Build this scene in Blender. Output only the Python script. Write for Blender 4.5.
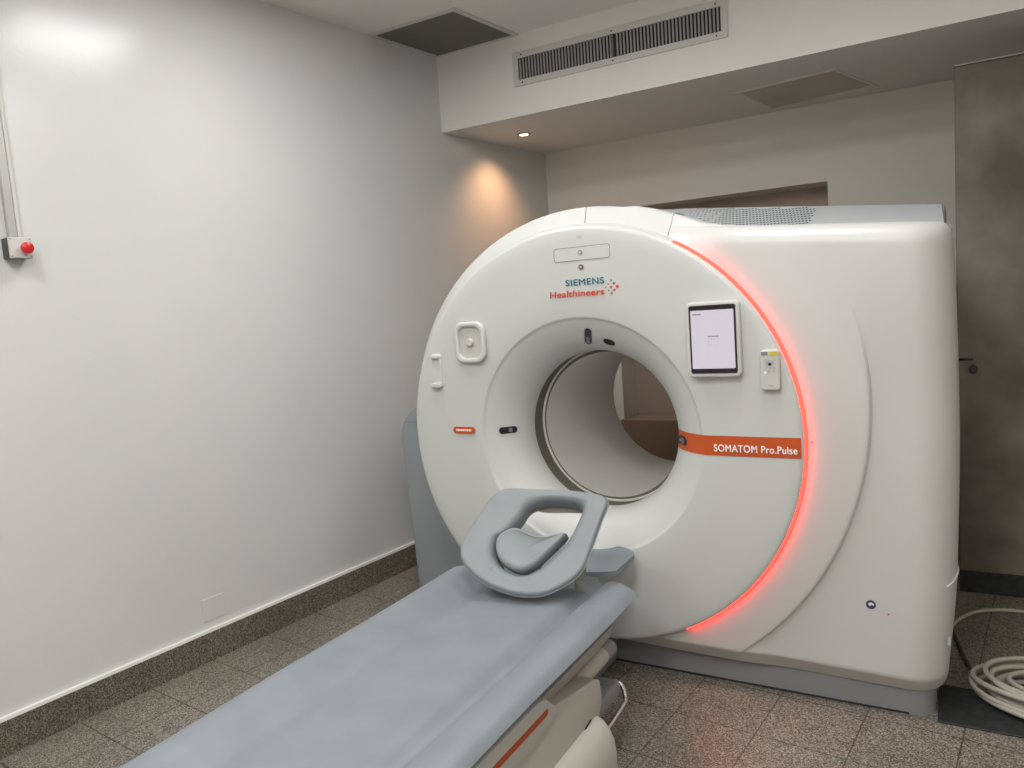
import bpy, bmesh, math, random
from mathutils import Vector, Matrix
random.seed(7)
PI = math.pi
S = bpy.context.scene
for o in list(bpy.data.objects): bpy.data.objects.remove(o)

# ------------------------------------------------------------ camera
cam_d = bpy.data.cameras.new('camera'); cam = bpy.data.objects.new('camera', cam_d)
S.collection.objects.link(cam)
cam_d.sensor_width = 36.0; cam_d.lens = 764.0/1024*36.0; cam_d.clip_start = 0.02
cam.matrix_world = Matrix(((0.86362, 0.009566, 0.504053, 0),
                           (0.498783, 0.129204, -0.857042, 0),
                           (-0.073324, 0.991572, 0.106811, 1.6),
                           (0, 0, 0, 1)))
S.camera = cam
# ------------------------------------------------------------ world, exposure
W = bpy.data.worlds.new('world'); S.world = W; W.use_nodes = True
W.node_tree.nodes['Background'].inputs[0].default_value = (0.9, 0.95, 1, 1)
W.node_tree.nodes['Background'].inputs[1].default_value = 0.05
S.view_settings.view_transform = 'Standard'; S.view_settings.look = 'None'
S.view_settings.gamma = 1; S.view_settings.use_curve_mapping = False
S.view_settings.exposure = -0.02
# ceiling luminaires of the room, last two unseen and added as fill: (x, y, half x, half y, watts)
ZC = 3.21; ZB = 2.73
LAMPS = [(-2.02, 2.36, .28, .28, 11), (-2.02, 0.6, .28, .28, 13), (-0.5, 2.36, .28, .28, 9), (-0.5, 0.6, .28, .28, 22), (-0.5, -1.2, .28, .28, 34), (1.2, -0.4, .28, .28, 20)]
LAMP_COL = (1.0, 0.99, 0.965)

# ------------------------------------------------------------ materials
def mat(name, col, rough=.5, metal=0, emit=None, es=0, spec=None, coat=0):
    m = bpy.data.materials.new(name); m.use_nodes = True
    b = m.node_tree.nodes['Principled BSDF']
    b.inputs['Base Color'].default_value = (*col, 1); b.inputs['Roughness'].default_value = rough
    b.inputs['Metallic'].default_value = metal
    if spec is not None: b.inputs['Specular IOR Level'].default_value = spec
    if coat: b.inputs['Coat Weight'].default_value = coat
    if emit: b.inputs['Emission Color'].default_value = (*emit, 1); b.inputs['Emission Strength'].default_value = es
    return m
def nd(m, t, **kw):
    n = m.node_tree.nodes.new(t)
    for k, v in kw.items(): setattr(n, k, v)
    return n
def lk(m, a, b): m.node_tree.links.new(a, b)
def noisy(m, c1, c2, scale, detail=4, bump=0, bscale=None, lo=.35, hi=.65):
    b = m.node_tree.nodes['Principled BSDF']
    tc = nd(m, 'ShaderNodeTexCoord'); n = nd(m, 'ShaderNodeTexNoise'); r = nd(m, 'ShaderNodeValToRGB')
    n.inputs['Scale'].default_value = scale; n.inputs['Detail'].default_value = detail
    lk(m, tc.outputs['Object'], n.inputs['Vector']); lk(m, n.outputs['Fac'], r.inputs['Fac'])
    r.color_ramp.elements[0].color = (*c1, 1); r.color_ramp.elements[1].color = (*c2, 1)
    r.color_ramp.elements[0].position = lo; r.color_ramp.elements[1].position = hi
    lk(m, r.outputs['Color'], b.inputs['Base Color'])
    if bump:
        n2 = nd(m, 'ShaderNodeTexNoise'); n2.inputs['Scale'].default_value = bscale or scale; n2.inputs['Detail'].default_value = 3
        bp = nd(m, 'ShaderNodeBump'); bp.inputs['Strength'].default_value = bump; bp.inputs['Distance'].default_value = .004
        lk(m, tc.outputs['Object'], n2.inputs['Vector']); lk(m, n2.outputs['Fac'], bp.inputs['Height']); lk(m, bp.outputs['Normal'], b.inputs['Normal'])
    return m
M = {}
M['wall'] = noisy(mat('wall_paint', (.8, .8, .78), .22, spec=.42), (.67, .677, .668), (.70, .707, .695), 1.3, 2, .10, 60)
M['wall_matt'] = noisy(mat('matt_paint', (.8, .8, .78), .6), (.78, .745, .69), (.81, .775, .72), 1.6, 2, .05, 60)
M['ceil'] = noisy(mat('ceiling_paint', (.8, .8, .78), .7), (.83, .815, .785), (.86, .845, .815), 1.3, 2, .05, 60)
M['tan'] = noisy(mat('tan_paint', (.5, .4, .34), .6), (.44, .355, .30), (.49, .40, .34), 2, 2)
M['wall_shade'] = noisy(mat('shaded_wall_brown', (.3, .2, .14), .6), (.27, .185, .13), (.30, .21, .15), 2, 2)
M['concrete'] = noisy(mat('raw_concrete', (.3, .29, .25), .8), (.11, .10, .08), (.31, .29, .245), 1.7, 10, .5, 25, .34, .66)
M['ledge_highlight'] = mat('white_ledge_highlight', (.92, .92, .9), .3)
M['white'] = mat('white_gantry_plastic', (.585, .595, .58), .34)
M['white2'] = mat('white_gantry_cover', (.585, .59, .58), .36)
M['warmwhite'] = mat('ivory_plastic', (.50, .485, .44), .42)
M['offwhite'] = mat('off_white_plastic', (.56, .555, .525), .38)
M['blue_grey'] = noisy(mat('blue_grey_panel', (.38, .41, .43), .45), (.29, .32, .345), (.31, .34, .365), 2, 2)
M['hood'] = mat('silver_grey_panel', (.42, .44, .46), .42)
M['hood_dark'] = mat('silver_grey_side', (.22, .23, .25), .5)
M['plinth'] = mat('dark_grey_plinth', (.25, .255, .265), .5)
M['black'] = mat('black_gloss', (.012, .012, .014), .15)
M['lens'] = mat('grey_lens', (.16, .17, .19), .1)
M['dark'] = mat('dark_gap', (.15, .14, .11), .8)
M['groove'] = mat('seam_grey', (.28, .28, .27), .6)
M['tunnel'] = mat('tunnel_plastic', (.78, .78, .75), .5)
M['orange'] = mat('orange_paint', (.56, .085, .012), .45)
M['stripe'] = mat('burnt_orange_stripe', (.46, .08, .018), .5)
M['teal'] = mat('teal_print', (.01, .17, .22), .5)
M['red_print'] = mat('red_print', (.72, .06, .02), .5)
M['dot_dark'] = mat('dark_red_print', (.35, .03, .03), .5)
M['sensor'] = mat('sensor_ring', (.16, .10, .10), .4)
M['white_print'] = mat('white_print', (.95, .93, .9), .5)
M['light_ring'] = mat('red_light_strip', (.25, .02, .01), .5, emit=(1, .020, .013), es=9.5)
M['vinyl'] = noisy(mat('grey_blue_vinyl', (.3, .33, .36), .5), (.205, .232, .26), (.23, .257, .285), 6, 3, .25, 9)
M['pad'] = noisy(mat('pad_vinyl', (.25, .28, .29), .42), (.215, .245, .257), (.235, .262, .275), 8, 2, .04, 120)
M['pad_edge'] = mat('pad_piping', (.30, .335, .35), .5)
M['tan_shell'] = mat('pad_shell', (.35, .335, .29), .6)
M['yellow'] = mat('yellow_label', (.62, .55, .05), .5)
M['chrome'] = mat('brushed_steel', (.6, .6, .6), .25, 1)
M['alu'] = mat('aluminium', (.62, .62, .60), .4, .6)
M['grey_metal'] = mat('grey_conduit', (.50, .50, .49), .42, .4)
M['slat'] = mat('vent_slat', (.36, .36, .35), .5)
M['frame_white'] = mat('vent_frame', (.62, .62, .59), .5)
M['vent_dark'] = mat('vent_shadow', (.03, .03, .03), .8)
M['return_slat'] = mat('return_slat', (.15, .15, .125), .6)
M['red'] = mat('red_button_plastic', (.62, .01, .015), .3)
M['rubber'] = noisy(mat('black_rubber', (.02, .022, .022), .7), (.016, .018, .018), (.03, .034, .034), 30, 3)
M['cable'] = mat('cable_jacket', (.46, .44, .37), .5)
M['cable_dark'] = mat('dark_cable_jacket', (.05, .045, .04), .5)
M['screen'] = mat('lit_screen', (.1, .1, .1), .2, emit=(.66, .60, .70), es=.85)
M['screen_ink'] = mat('screen_ink', (.12, .12, .16), .4)
M['lamp'] = mat('lamp_diffuser', (.9, .9, .9), .5, emit=LAMP_COL, es=9)
M['spot_glow'] = mat('spot_bulb', (.9, .8, .6), .5, emit=(1, .72, .38), es=14)
M['hatch'] = noisy(mat('hatch_panel', (.3, .28, .24), .7), (.56, .53, .47), (.62, .59, .53), 4, 3)
M['blue_label'] = mat('dark_blue_label', (.04, .045, .12), .5)

# granite: terrazzo-like speckle; floor adds joints
def granite(name, dark, light, tiles):
    m = mat(name, light, .38); b = m.node_tree.nodes['Principled BSDF']
    tc = nd(m, 'ShaderNodeTexCoord')
    v = nd(m, 'ShaderNodeTexVoronoi'); v.inputs['Scale'].default_value = 250; v.feature = 'F1'
    lk(m, tc.outputs['Object'], v.inputs['Vector'])
    sep = nd(m, 'ShaderNodeSeparateColor'); lk(m, v.outputs['Color'], sep.inputs['Color'])
    r = nd(m, 'ShaderNodeValToRGB'); r.color_ramp.interpolation = 'LINEAR'
    e = r.color_ramp.elements; e[0].color = (*dark, 1); e[1].color = (*[min(1, c*1.45) for c in light], 1)
    e[0].position = .05; e[1].position = .98
    mid = e.new(.5); mid.color = (*[(a+c)*.5 for a, c in zip(dark, light)], 1)
    lk(m, sep.outputs[0], r.inputs['Fac'])
    n = nd(m, 'ShaderNodeTexNoise'); n.inputs['Scale'].default_value = 2.2; n.inputs['Detail'].default_value = 5
    lk(m, tc.outputs['Object'], n.inputs['Vector'])
    mr = nd(m, 'ShaderNodeMapRange'); mr.inputs['From Min'].default_value = .3; mr.inputs['From Max'].default_value = .7
    mr.inputs['To Min'].default_value = .82; mr.inputs['To Max'].default_value = 1.12
    lk(m, n.outputs['Fac'], mr.inputs['Value'])
    mx = nd(m, 'ShaderNodeMix', data_type='RGBA', blend_type='MULTIPLY'); mx.inputs[0].default_value = 1
    lk(m, r.outputs['Color'], mx.inputs[6]); lk(m, mr.outputs[0], mx.inputs[7])
    out = mx.outputs[2]
    if tiles:
        br = nd(m, 'ShaderNodeTexBrick'); br.offset = 0; br.squash = 1
        br.inputs['Scale'].default_value = 1; br.inputs['Brick Width'].default_value = .307; br.inputs['Row Height'].default_value = .307
        br.inputs['Mortar Size'].default_value = .003; br.inputs['Mortar Smooth'].default_value = .2
        br.inputs['Color1'].default_value = (1, 1, 1, 1); br.inputs['Color2'].default_value = (.93, .93, .93, 1); br.inputs['Mortar'].default_value = (.36, .33, .3, 1)
        mp = nd(m, 'ShaderNodeMapping'); mp.inputs['Rotation'].default_value = (0, 0, TILE_ROT); mp.inputs['Location'].default_value = (TILE_X, TILE_Y, 0)
        lk(m, tc.outputs['Object'], mp.inputs['Vector']); lk(m, mp.outputs[0], br.inputs['Vector'])
        m2 = nd(m, 'ShaderNodeMix', data_type='RGBA', blend_type='MULTIPLY'); m2.inputs[0].default_value = 1
        lk(m, out, m2.inputs[6]); lk(m, br.outputs['Color'], m2.inputs[7]); out = m2.outputs[2]
    lk(m, out, b.inputs['Base Color'])
    return m
TILE_ROT = math.atan(.1042); TILE_X = -.0135; TILE_Y = -.08
M['floor'] = granite('granite_tiles', (.066, .060, .049), (.305, .275, .232), True)
M['skirt'] = granite('granite_skirting', (.05, .045, .034), (.22, .195, .155), False)

# ------------------------------------------------------------ helpers
def tagobj(o, label=None, cat=None, group=None, kind=None):
    if label: o['label'] = label
    if cat: o['category'] = cat
    if group: o['group'] = group
    if kind: o['kind'] = kind
    return o
def empty(name, loc, label, cat, group=None, rz=0):
    o = bpy.data.objects.new(name, None); S.collection.objects.link(o); o.location = loc; o.rotation_euler.z = rz
    o.empty_display_size = .1
    return tagobj(o, label, cat, group)
def link(name, me, m, parent=None, smooth=35, world=True):
    """mesh given in world space; parented without moving"""
    o = bpy.data.objects.new(name, me); S.collection.objects.link(o)
    me.materials.clear(); me.materials.append(M[m])
    if smooth:
        for p in me.polygons: p.use_smooth = True
        me.set_sharp_from_angle(angle=math.radians(smooth))
    if parent is not None:
        o.parent = parent
        if world:
            bpy.context.view_layer.update()
            o.matrix_parent_inverse = parent.matrix_world.inverted()
    return o
def bmo(name, bm, m, parent=None, smooth=35, world=True, normals=True):
    if normals: bmesh.ops.recalc_face_normals(bm, faces=bm.faces)
    me = bpy.data.meshes.new(name); bm.to_mesh(me); bm.free()
    return link(name, me, m, parent, smooth, world)
def box(bm, x0, x1, y0, y1, z0, z1, bev=0, seg=2, mtx=None):
    vs = [bm.verts.new((x, y, z)) for x in (x0, x1) for y in (y0, y1) for z in (z0, z1)]
    if mtx is not None:
        for v in vs: v.co = mtx @ v.co
    q = [(0, 1, 3, 2), (4, 6, 7, 5), (0, 4, 5, 1), (2, 3, 7, 6), (0, 2, 6, 4), (1, 5, 7, 3)]
    fs = [bm.faces.new([vs[i] for i in f]) for f in q]
    if bev:
        es = {e for f in fs for e in f.edges}
        bmesh.ops.bevel(bm, geom=list(es), offset=bev, segments=seg, affect='EDGES', profile=.5)
def boxo(name, dims, m, parent=None, bev=0, seg=2, smooth=35):
    bm = bmesh.new(); box(bm, *dims, bev, seg); return bmo(name, bm, m, parent, smooth)
def struct(name, dims, m, bev=0):
    return tagobj(boxo(name, dims, m, None, bev, smooth=0), kind='structure')
def prism(bm, pts, a, b, axis, bev=0, seg=3):
    """closed polygon pts in the plane normal to axis, from a to b"""
    def P(p, t):
        return {'x': (t, p[0], p[1]), 'y': (p[0], t, p[1]), 'z': (p[0], p[1], t)}[axis]
    A = [bm.verts.new(P(p, a)) for p in pts]; B = [bm.verts.new(P(p, b)) for p in pts]
    n = len(pts); fs = [bm.faces.new(A), bm.faces.new(B[::-1])]
    for i in range(n): fs.append(bm.faces.new([A[i], B[i], B[(i+1) % n], A[(i+1) % n]]))
    if bev:
        es = {e for f in fs[:2] for e in f.edges}
        bmesh.ops.bevel(bm, geom=list(es), offset=bev, segments=seg, affect='EDGES', profile=.5)
def tube(bm, pts, r, n=10, closed=False):
    pts = [Vector(p) for p in pts]; N = len(pts); rings = []; prev = None
    for i, p in enumerate(pts):
        a = pts[(i-1) % N] if (closed or i > 0) else p; b = pts[(i+1) % N] if (closed or i < N-1) else p
        t = (b-a).normalized()
        if prev is None:
            up = Vector((0, 0, 1)) if abs(t.z) < .9 else Vector((1, 0, 0)); u = t.cross(up).normalized()
        else: u = (prev - t*prev.dot(t)).normalized()
        prev = u; w = t.cross(u)
        rings.append([bm.verts.new(p + (u*math.cos(2*PI*k/n) + w*math.sin(2*PI*k/n))*r) for k in range(n)])
    for i in range(N if closed else N-1):
        A, B = rings[i], rings[(i+1) % N]
        for k in range(n): bm.faces.new([A[k], A[(k+1) % n], B[(k+1) % n], B[k]])
    if not closed: bm.faces.new(rings[0][::-1]); bm.faces.new(rings[-1])
def smoothpts(pts, n=6, closed=True):
    P = [Vector(p) for p in pts]; N = len(P); out = []
    for i in range(N if closed else N-1):
        g = (lambda k: P[k % N]) if closed else (lambda k: P[max(0, min(N-1, k))])
        a, b, c, d = g(i-1), g(i), g(i+1), g(i+2)
        for k in range(n):
            t = k/n
            out.append(.5*((2*b)+(c-a)*t+(2*a-5*b+4*c-d)*t*t+(3*b-a-3*c+d)*t**3))
    if not closed: out.append(P[-1])
    return out
def curve2d(loops, ext, bev, mtx, res=3):
    """filled 2-D shape with holes, half-thickness ext, rounded edge bev; returned as a mesh placed with mtx"""
    cu = bpy.data.curves.new('tmp', 'CURVE'); cu.dimensions = '2D'; cu.fill_mode = 'BOTH'
    cu.extrude = max(ext-bev, 0); cu.bevel_depth = bev; cu.bevel_resolution = res; cu.offset = -bev
    for L in loops:
        s = cu.splines.new('POLY'); s.points.add(len(L)-1); s.use_cyclic_u = True
        for i, p in enumerate(L): s.points[i].co = (p[0], p[1], 0, 1)
    o = bpy.data.objects.new('tmp', cu); S.collection.objects.link(o)
    bpy.context.view_layer.update()
    me = bpy.data.meshes.new_from_object(o.evaluated_get(bpy.context.evaluated_depsgraph_get()))
    bpy.data.objects.remove(o); bpy.data.curves.remove(cu)
    me.transform(mtx); return me
def rrect(cx, cz, w, h, r, n=6):
    out = []
    for (sx, sz, a0) in ((1, 1, 0), (-1, 1, 90), (-1, -1, 180), (1, -1, 270)):
        for k in range(n+1):
            a = math.radians(a0+90*k/n); out.append((cx+sx*(w/2-r)+r*math.cos(a), cz+sz*(h/2-r)+r*math.sin(a)))
    return out
def circ(cx, cz, r, n=24, rz=None):
    return [(cx+r*math.cos(2*PI*k/n), cz+(rz or r)*math.sin(2*PI*k/n)) for k in range(n)]
def FR(y):      # maps drawing plane (x, z) onto the plane y = const facing the viewer side (-y)
    return Matrix(((1, 0, 0, 0), (0, 0, -1, y), (0, 1, 0, 0), (0, 0, 0, 1)))
def plate(name, loops, y, ext, bev, m, parent=None, smooth=35):
    """plate centred on plane y with half-thickness ext"""
    return link(name, curve2d(loops, ext, bev, FR(y)), m, parent, smooth)
def text(name, body, size, mtx, m, parent, bold=0.0, sx=1.0, shear=0, align='LEFT', ext=.0006, sp=1.0):
    cu = bpy.data.curves.new('tmp', 'FONT'); cu.body = body; cu.size = size; cu.offset = bold; cu.extrude = ext
    cu.shear = shear; cu.align_x = align; cu.space_character = sp
    o = bpy.data.objects.new('tmp', cu); S.collection.objects.link(o); bpy.context.view_layer.update()
    me = bpy.data.meshes.new_from_object(o.evaluated_get(bpy.context.evaluated_depsgraph_get()))
    bpy.data.objects.remove(o); bpy.data.curves.remove(cu)
    me.transform(mtx @ Matrix.Diagonal((sx, 1, 1, 1)))
    return link(name, me, m, parent, 0)
def fit_text(name, body, x0, x1, z0, z1, y, m, parent, bold, shear=0, slope=0.0, sp=1.0):
    """text whose capitals fill the rectangle x0..x1, z0..z1 on plane y"""
    o = text(name, body, 1, Matrix(), m, parent, 0, shear=shear, ext=0, sp=sp)
    if bold:
        b_ = bmesh.new()
        for dx, dz in ((bold, 0), (-bold, 0), (0, bold*.6), (0, -bold*.6)):
            n0 = len(b_.verts); b_.from_mesh(o.data); b_.verts.ensure_lookup_table()
            for v in b_.verts[n0:]: v.co.x += dx; v.co.y += dz; v.co.z = n0*1e-7+.0001
        b_.to_mesh(o.data); b_.free()
    me = o.data; xs = [v.co.x for v in me.vertices]; cap = .73
    kx = (x1-x0)/(max(xs)-min(xs)); kz = (z1-z0)/cap; mnx = min(xs)
    for v in me.vertices:
        x = x0+(v.co.x-mnx)*kx; v.co = (x, y-v.co.z*8, z0+v.co.y*kz+slope*(x-x0))
    return o
def lathe(bm, prof, cx, cz, n=128, a0=0, a1=2*PI):
    full = abs(a1-a0-2*PI) < 1e-6; rings = []
    for i in range(n if full else n+1):
        a = a0+(a1-a0)*i/n
        rings.append([bm.verts.new((cx+r*math.cos(a), y, cz+r*math.sin(a))) for r, y in prof])
    N = len(rings)
    for i in range(N if full else N-1):
        A, B = rings[i], rings[(i+1) % N]
        for k in range(len(prof)-1): bm.faces.new([A[k], A[k+1], B[k+1], B[k]])

# ------------------------------------------------------------ room shell
K = .1042                                   # the left wall leans away from the gantry axis in plan
def wx(y): return -2.976 + K*(y-3.576)      # x of the left wall's face at depth y
Y0, Y1, YB, XR = -2.6, 5.49, 4.274, 2.5     # room ends, beam face, right wall
def wallbox(name, xa, xb, y0, y1, z0, z1, m, struct_=True):
    bm = bmesh.new(); prism(bm, [(wx(y0)+xa, y0), (wx(y0)+xb, y0), (wx(y1)+xb, y1), (wx(y1)+xa, y1)], z0, z1, 'z')
    o = bmo(name, bm, m, None, 0)
    return tagobj(o, kind='structure') if struct_ else o
fl = struct('floor', (-4.0, XR+.1, Y0-.1, Y1+.5, -.1, 0), 'floor')
wallbox('wall_left', -.12, 0, Y0, Y1+.3, 0, ZC, 'wall')
wallbox('baseboard_left', 0, .018, Y0, Y1, 0, .138, 'skirt')
wallbox('baseboard_highlight', 0, .0165, Y0, Y1, .138, .152, 'ledge_highlight')  # highlight on the skirting's top ledge, put into a white strip
struct('ceiling', (-4.0, XR+.1, Y0-.1, Y1+.4, ZC, ZC+.1), 'ceil')
bm = bmesh.new(); prism(bm, [(wx(YB), YB), (XR, YB), (XR, Y1), (wx(Y1), Y1)], ZB, ZC, 'z')
tagobj(bmo('ceiling_beam', bm, 'ceil', None, 0), kind='structure')
struct('wall_right', (XR, XR+.1, Y0, Y1+.3, 0, ZC), 'wall_matt')
struct('wall_front', (-4, XR, Y0-.1, Y0, 0, ZC), 'wall_matt')
# back wall with the blind recess
NX0, NX1, NZ0, NZ1, ND = -2.24, -.725, .62, 2.232, .28
bm = bmesh.new()
x0 = wx(Y1)-.05
box(bm, x0, NX0, Y1, Y1+ND, 0, ZB); box(bm, NX1, XR, Y1, Y1+ND, 0, ZB)
box(bm, NX0, NX1, Y1, Y1+ND, NZ1, ZB); box(bm, NX0, NX1, Y1, Y1+ND, 0, NZ0)
tagobj(bmo('wall_back', bm, 'wall_matt', None, 0), kind='structure')
struct('wall_back_recess', (NX0-.05, NX1+.05, Y1+ND, Y1+ND+.05, NZ0-.05, NZ1+.05), 'tan')
bm = bmesh.new(); prism(bm, [(NX0+.0, Y1-.02), (NX1, Y1-.02), (NX1, Y1+ND), (NX0, Y1+ND)], NZ0, NZ0+.012, 'z', .004, 1)
tagobj(bmo('trim_2', bm, 'tan', None, 35), kind='structure')
tagobj(boxo('wall_back_shade', (NX0-.02, NX1, Y1-.03, Y1, 0, NZ0+.01), 'wall_shade', None, .003, 1), kind='structure')  # added slab: shade on the wall below the sill, put into its brown
# bare concrete pier on the right
tagobj(boxo('wall_right_pier', (-.002, 1.5, 4.28, 4.53, .0, 2.537), 'concrete', None, .006, 1), kind='structure')
tagobj(boxo('trim_3', (0.0, 1.5, 4.262, 4.28, 0, .105), 'rubber'), kind='structure')
boxo('cap', (-.002, 1.5, 4.276, 4.53, 2.537, 2.543), 'groove')
tagobj(bpy.data.objects['cap'], kind='structure'); bpy.data.objects['cap'].name = 'trim_4'
h = empty('key_lock', (.05, 4.28, 1.14), 'small black key lock and bolt on the bare concrete pier', 'lock')
plate('lock_cylinder', [circ(.066, 1.115, .017, 20, .022)], 4.272, .008, .003, 'black', h)
boxo('bolt', (.005, .065, 4.268, 4.28, 1.158, 1.168), 'black', h, .003)

# black rubber mat strip
tagobj(boxo('rubber_mat', (-.074, 1.4, 2.935, 3.22, 0, .008), 'rubber', None, .003, 1), 'black rubber floor strip running right from the scanner plinth', 'mat')

# blank cover plate painted into the left wall
def wallpt(y, out, z):      # point standing out from the left wall
    n = Vector((1, -K, 0)).normalized(); return Vector((wx(y), y, z)) + n*out
def wallplate(name, y0, y1, z0, z1, d0, d1, m, parent, bev=.002, seg=1):
    t = Vector((K, 1, 0)).normalized(); n = Vector((1, -K, 0)).normalized(); o = wallpt(y0, 0, 0)
    L = (y1-y0)*math.sqrt(1+K*K)
    mt = Matrix(((n.x, t.x, 0, o.x), (n.y, t.y, 0, o.y), (0, 0, 1, 0), (0, 0, 0, 1)))
    bm = bmesh.new(); box(bm, d0, d1, 0, L, z0, z1, bev, seg); bm.transform(mt)
    return bmo(name, bm, m, parent, 35)
c = wallplate('wall_cover_plate', 2.24, 2.36, .19, .30, 0, .0035, 'wall', None)
tagobj(c, 'blank square cover plate painted into the left wall above the skirting', 'cover plate')

# emergency button and its conduit
st = empty('emergency_button', wallpt(1.69, 0, 1.95), 'red mushroom stop button on a small grey box high on the left wall', 'button')
wallplate('box', 1.612, 1.692, 1.905, 1.985, 0, .055, 'black', st, .003)
wallplate('cover', 1.612, 1.692, 1.905, 1.985, .055, .068, 'frame_white', st, .003)
n = Vector((1, -K, 0)).normalized()
def wdisc(bm, y, z, prof, nn=24):
    t = Vector((K, 1, 0)).normalized(); o = wallpt(y, 0, z); rings = []
    for r, d in prof:
        rings.append([bm.verts.new(o+n*d+(t*math.cos(2*PI*k/nn)+Vector((0, 0, 1))*math.sin(2*PI*k/nn))*r) for k in range(nn)])
    for A, B in zip(rings, rings[1:]):
        for k in range(nn): bm.faces.new([A[k], A[(k+1) % nn], B[(k+1) % nn], B[k]])
    bm.faces.new(rings[-1])
bm = bmesh.new(); wdisc(bm, 1.665, 1.942, [(.009, .068), (.009, .082), (.021, .084), (.023, .092), (.021, .100), (.012, .105), (.002, .106)]); bmo('push_knob', bm, 'red', st)
for yy in (1.619, 1.685):
    for zz in (1.912, 1.978):
        bm = bmesh.new(); wdisc(bm, yy, zz, [(.003, .068), (.003, .0695), (.001, .07)], 10); bmo('screw', bm, 'groove', st)
cd = empty('wall_conduit', wallpt(1.68, 0, 2.0), 'grey square electrical conduit climbing the left wall above the stop button', 'conduit')
wallplate('channel', 1.634, 1.664, 1.985, 3.2, 0, .024, 'grey_metal', cd, .002)
wallplate('side_channel', 1.667, 1.682, 1.985, 3.2, 0, .018, 'frame_white', cd, .002)
wallplate('bracket', 1.625, 1.68, 2.62, 2.64, 0, .027, 'grey_metal', cd, .001)

# ------------------------------------------------------------ ceiling things
for i, (x, y, a, b, w) in enumerate(LAMPS):
    lab = ['square ceiling light near the beam and the left wall', 'square ceiling light beside the left wall above the stop button', 'square ceiling light above the tablet side of the scanner', 'square ceiling light in the middle of the room', 'unseen square fill light added farthest from the scanner', 'unseen square fill light added nearest the right wall'][i]
    L = empty('ceiling_light', (x, y, ZC), lab, 'light', 'square ceiling lights')
    bm = bmesh.new()
    for d in ((x-a-.02, x-a, y-b-.02, y+b+.02), (x+a, x+a+.02, y-b-.02, y+b+.02), (x-a, x+a, y-b-.02, y-b), (x-a, x+a, y+b, y+b+.02)): box(bm, *d, ZC-.022, ZC)
    bmo('frame', bm, 'frame_white', L, 0)
    boxo('diffuser', (x-a, x+a, y-b, y+b, ZC-.012, ZC), 'lamp', L, smooth=0)
    ld = bpy.data.lights.new('lamp', 'AREA'); ld.shape = 'RECTANGLE'; ld.size = 2*a; ld.size_y = 2*b; ld.energy = w; ld.color = LAMP_COL
    lo = bpy.data.objects.new('lamp', ld); S.collection.objects.link(lo); lo.location = (x, y, ZC-.03)
# square return grille by the beam corner
g = empty('ceiling_grille', (-2.63, 3.98, ZC), 'dark square louvred grille in the ceiling corner by the beam', 'vent')
def gq(u, v):   # grille square aligned with wall and beam: u from left wall, v towards the beam
    y = 3.665+v*(4.274-3.665); return (wx(y)+.012+u*.61, y)
def gbox(bm, u0, u1, v0, v1, z0, z1):
    prism(bm, [gq(u0, v0), gq(u1, v0), gq(u1, v1), gq(u0, v1)], z0, z1, 'z')
bm = bmesh.new()
gbox(bm, 0, .05, 0, .99, ZC-.008, ZC); gbox(bm, .95, 1, 0, .99, ZC-.008, ZC); gbox(bm, .05, .95, 0, .05, ZC-.008, ZC); gbox(bm, .05, .95, .94, .99, ZC-.008, ZC)
bmo('frame', bm, 'frame_white', g, 0)
bm = bmesh.new(); gbox(bm, .05, .95, .05, .94, ZC-.002, ZC); bmo('backing', bm, 'vent_dark', g, 0)
bm = bmesh.new()
for k in range(22):
    v = .055+k*.0402
    A = gq(.05, v); B = gq(.95, v); C_ = gq(.95, v+.034); D = gq(.05, v+.034)
    vs = [bm.verts.new(p) for p in ((*A, ZC-.003), (*B, ZC-.003), (*C_, ZC-.009), (*D, ZC-.009))]
    ws = [bm.verts.new(p) for p in ((*A, ZC-.005), (*B, ZC-.005), (*C_, ZC-.011), (*D, ZC-.011))]
    bm.faces.new(vs); bm.faces.new(ws[::-1])
    for i in range(4): bm.faces.new([vs[i], ws[i], ws[(i+1) % 4], vs[(i+1) % 4]])
bmo('louvre', bm, 'return_slat', g, 0)
# long supply grille in the beam face
g = empty('beam_grille', (-1.68, YB, 3.0), 'long white-framed supply grille with upright slats in the beam face', 'vent')
gx0, gx1, gz0, gz1 = -2.335, -1.031, 2.905, 3.103
plate('frame', [rrect((gx0+gx1)/2, (gz0+gz1)/2, gx1-gx0, gz1-gz0, .004, 1), [(gx0+.035, gz0+.035), (gx0+.035, gz1-.035), (gx1-.035, gz1-.035), (gx1-.035, gz0+.035)]], YB-.006, .006, .002, 'frame_white', g)
boxo('backing', (gx0+.03, gx1-.03, YB-.003, YB-.0005, gz0+.03, gz1-.03), 'vent_dark', g, smooth=0)
bm = bmesh.new(); N = 60
for k in range(N):
    x = gx0+.04+(gx1-gx0-.08)*(k+.5)/N
    if k == N//2: continue
    mt = Matrix.Translation((x, YB-.008, 0)) @ Matrix.Rotation(.45, 4, 'Z')
    box(bm, -.0045, .0045, -.0035, .0035, gz0+.035, gz1-.035, mtx=mt)
bmo('upright_slats', bm, 'slat', g, 0)
boxo('centre_bar', ((gx0+gx1)/2-.008, (gx0+gx1)/2+.008, YB-.012, YB-.004, gz0+.034, gz1-.034), 'return_slat', g, smooth=0)
for x in (gx0+.06, (gx0+gx1)/2, gx1-.06):
    for z in (gz0+.018, gz1-.018): plate('screw', [circ(x, z, .005, 10)], YB-.0125, .001, 0, 'vent_dark', g, 0)
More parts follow.
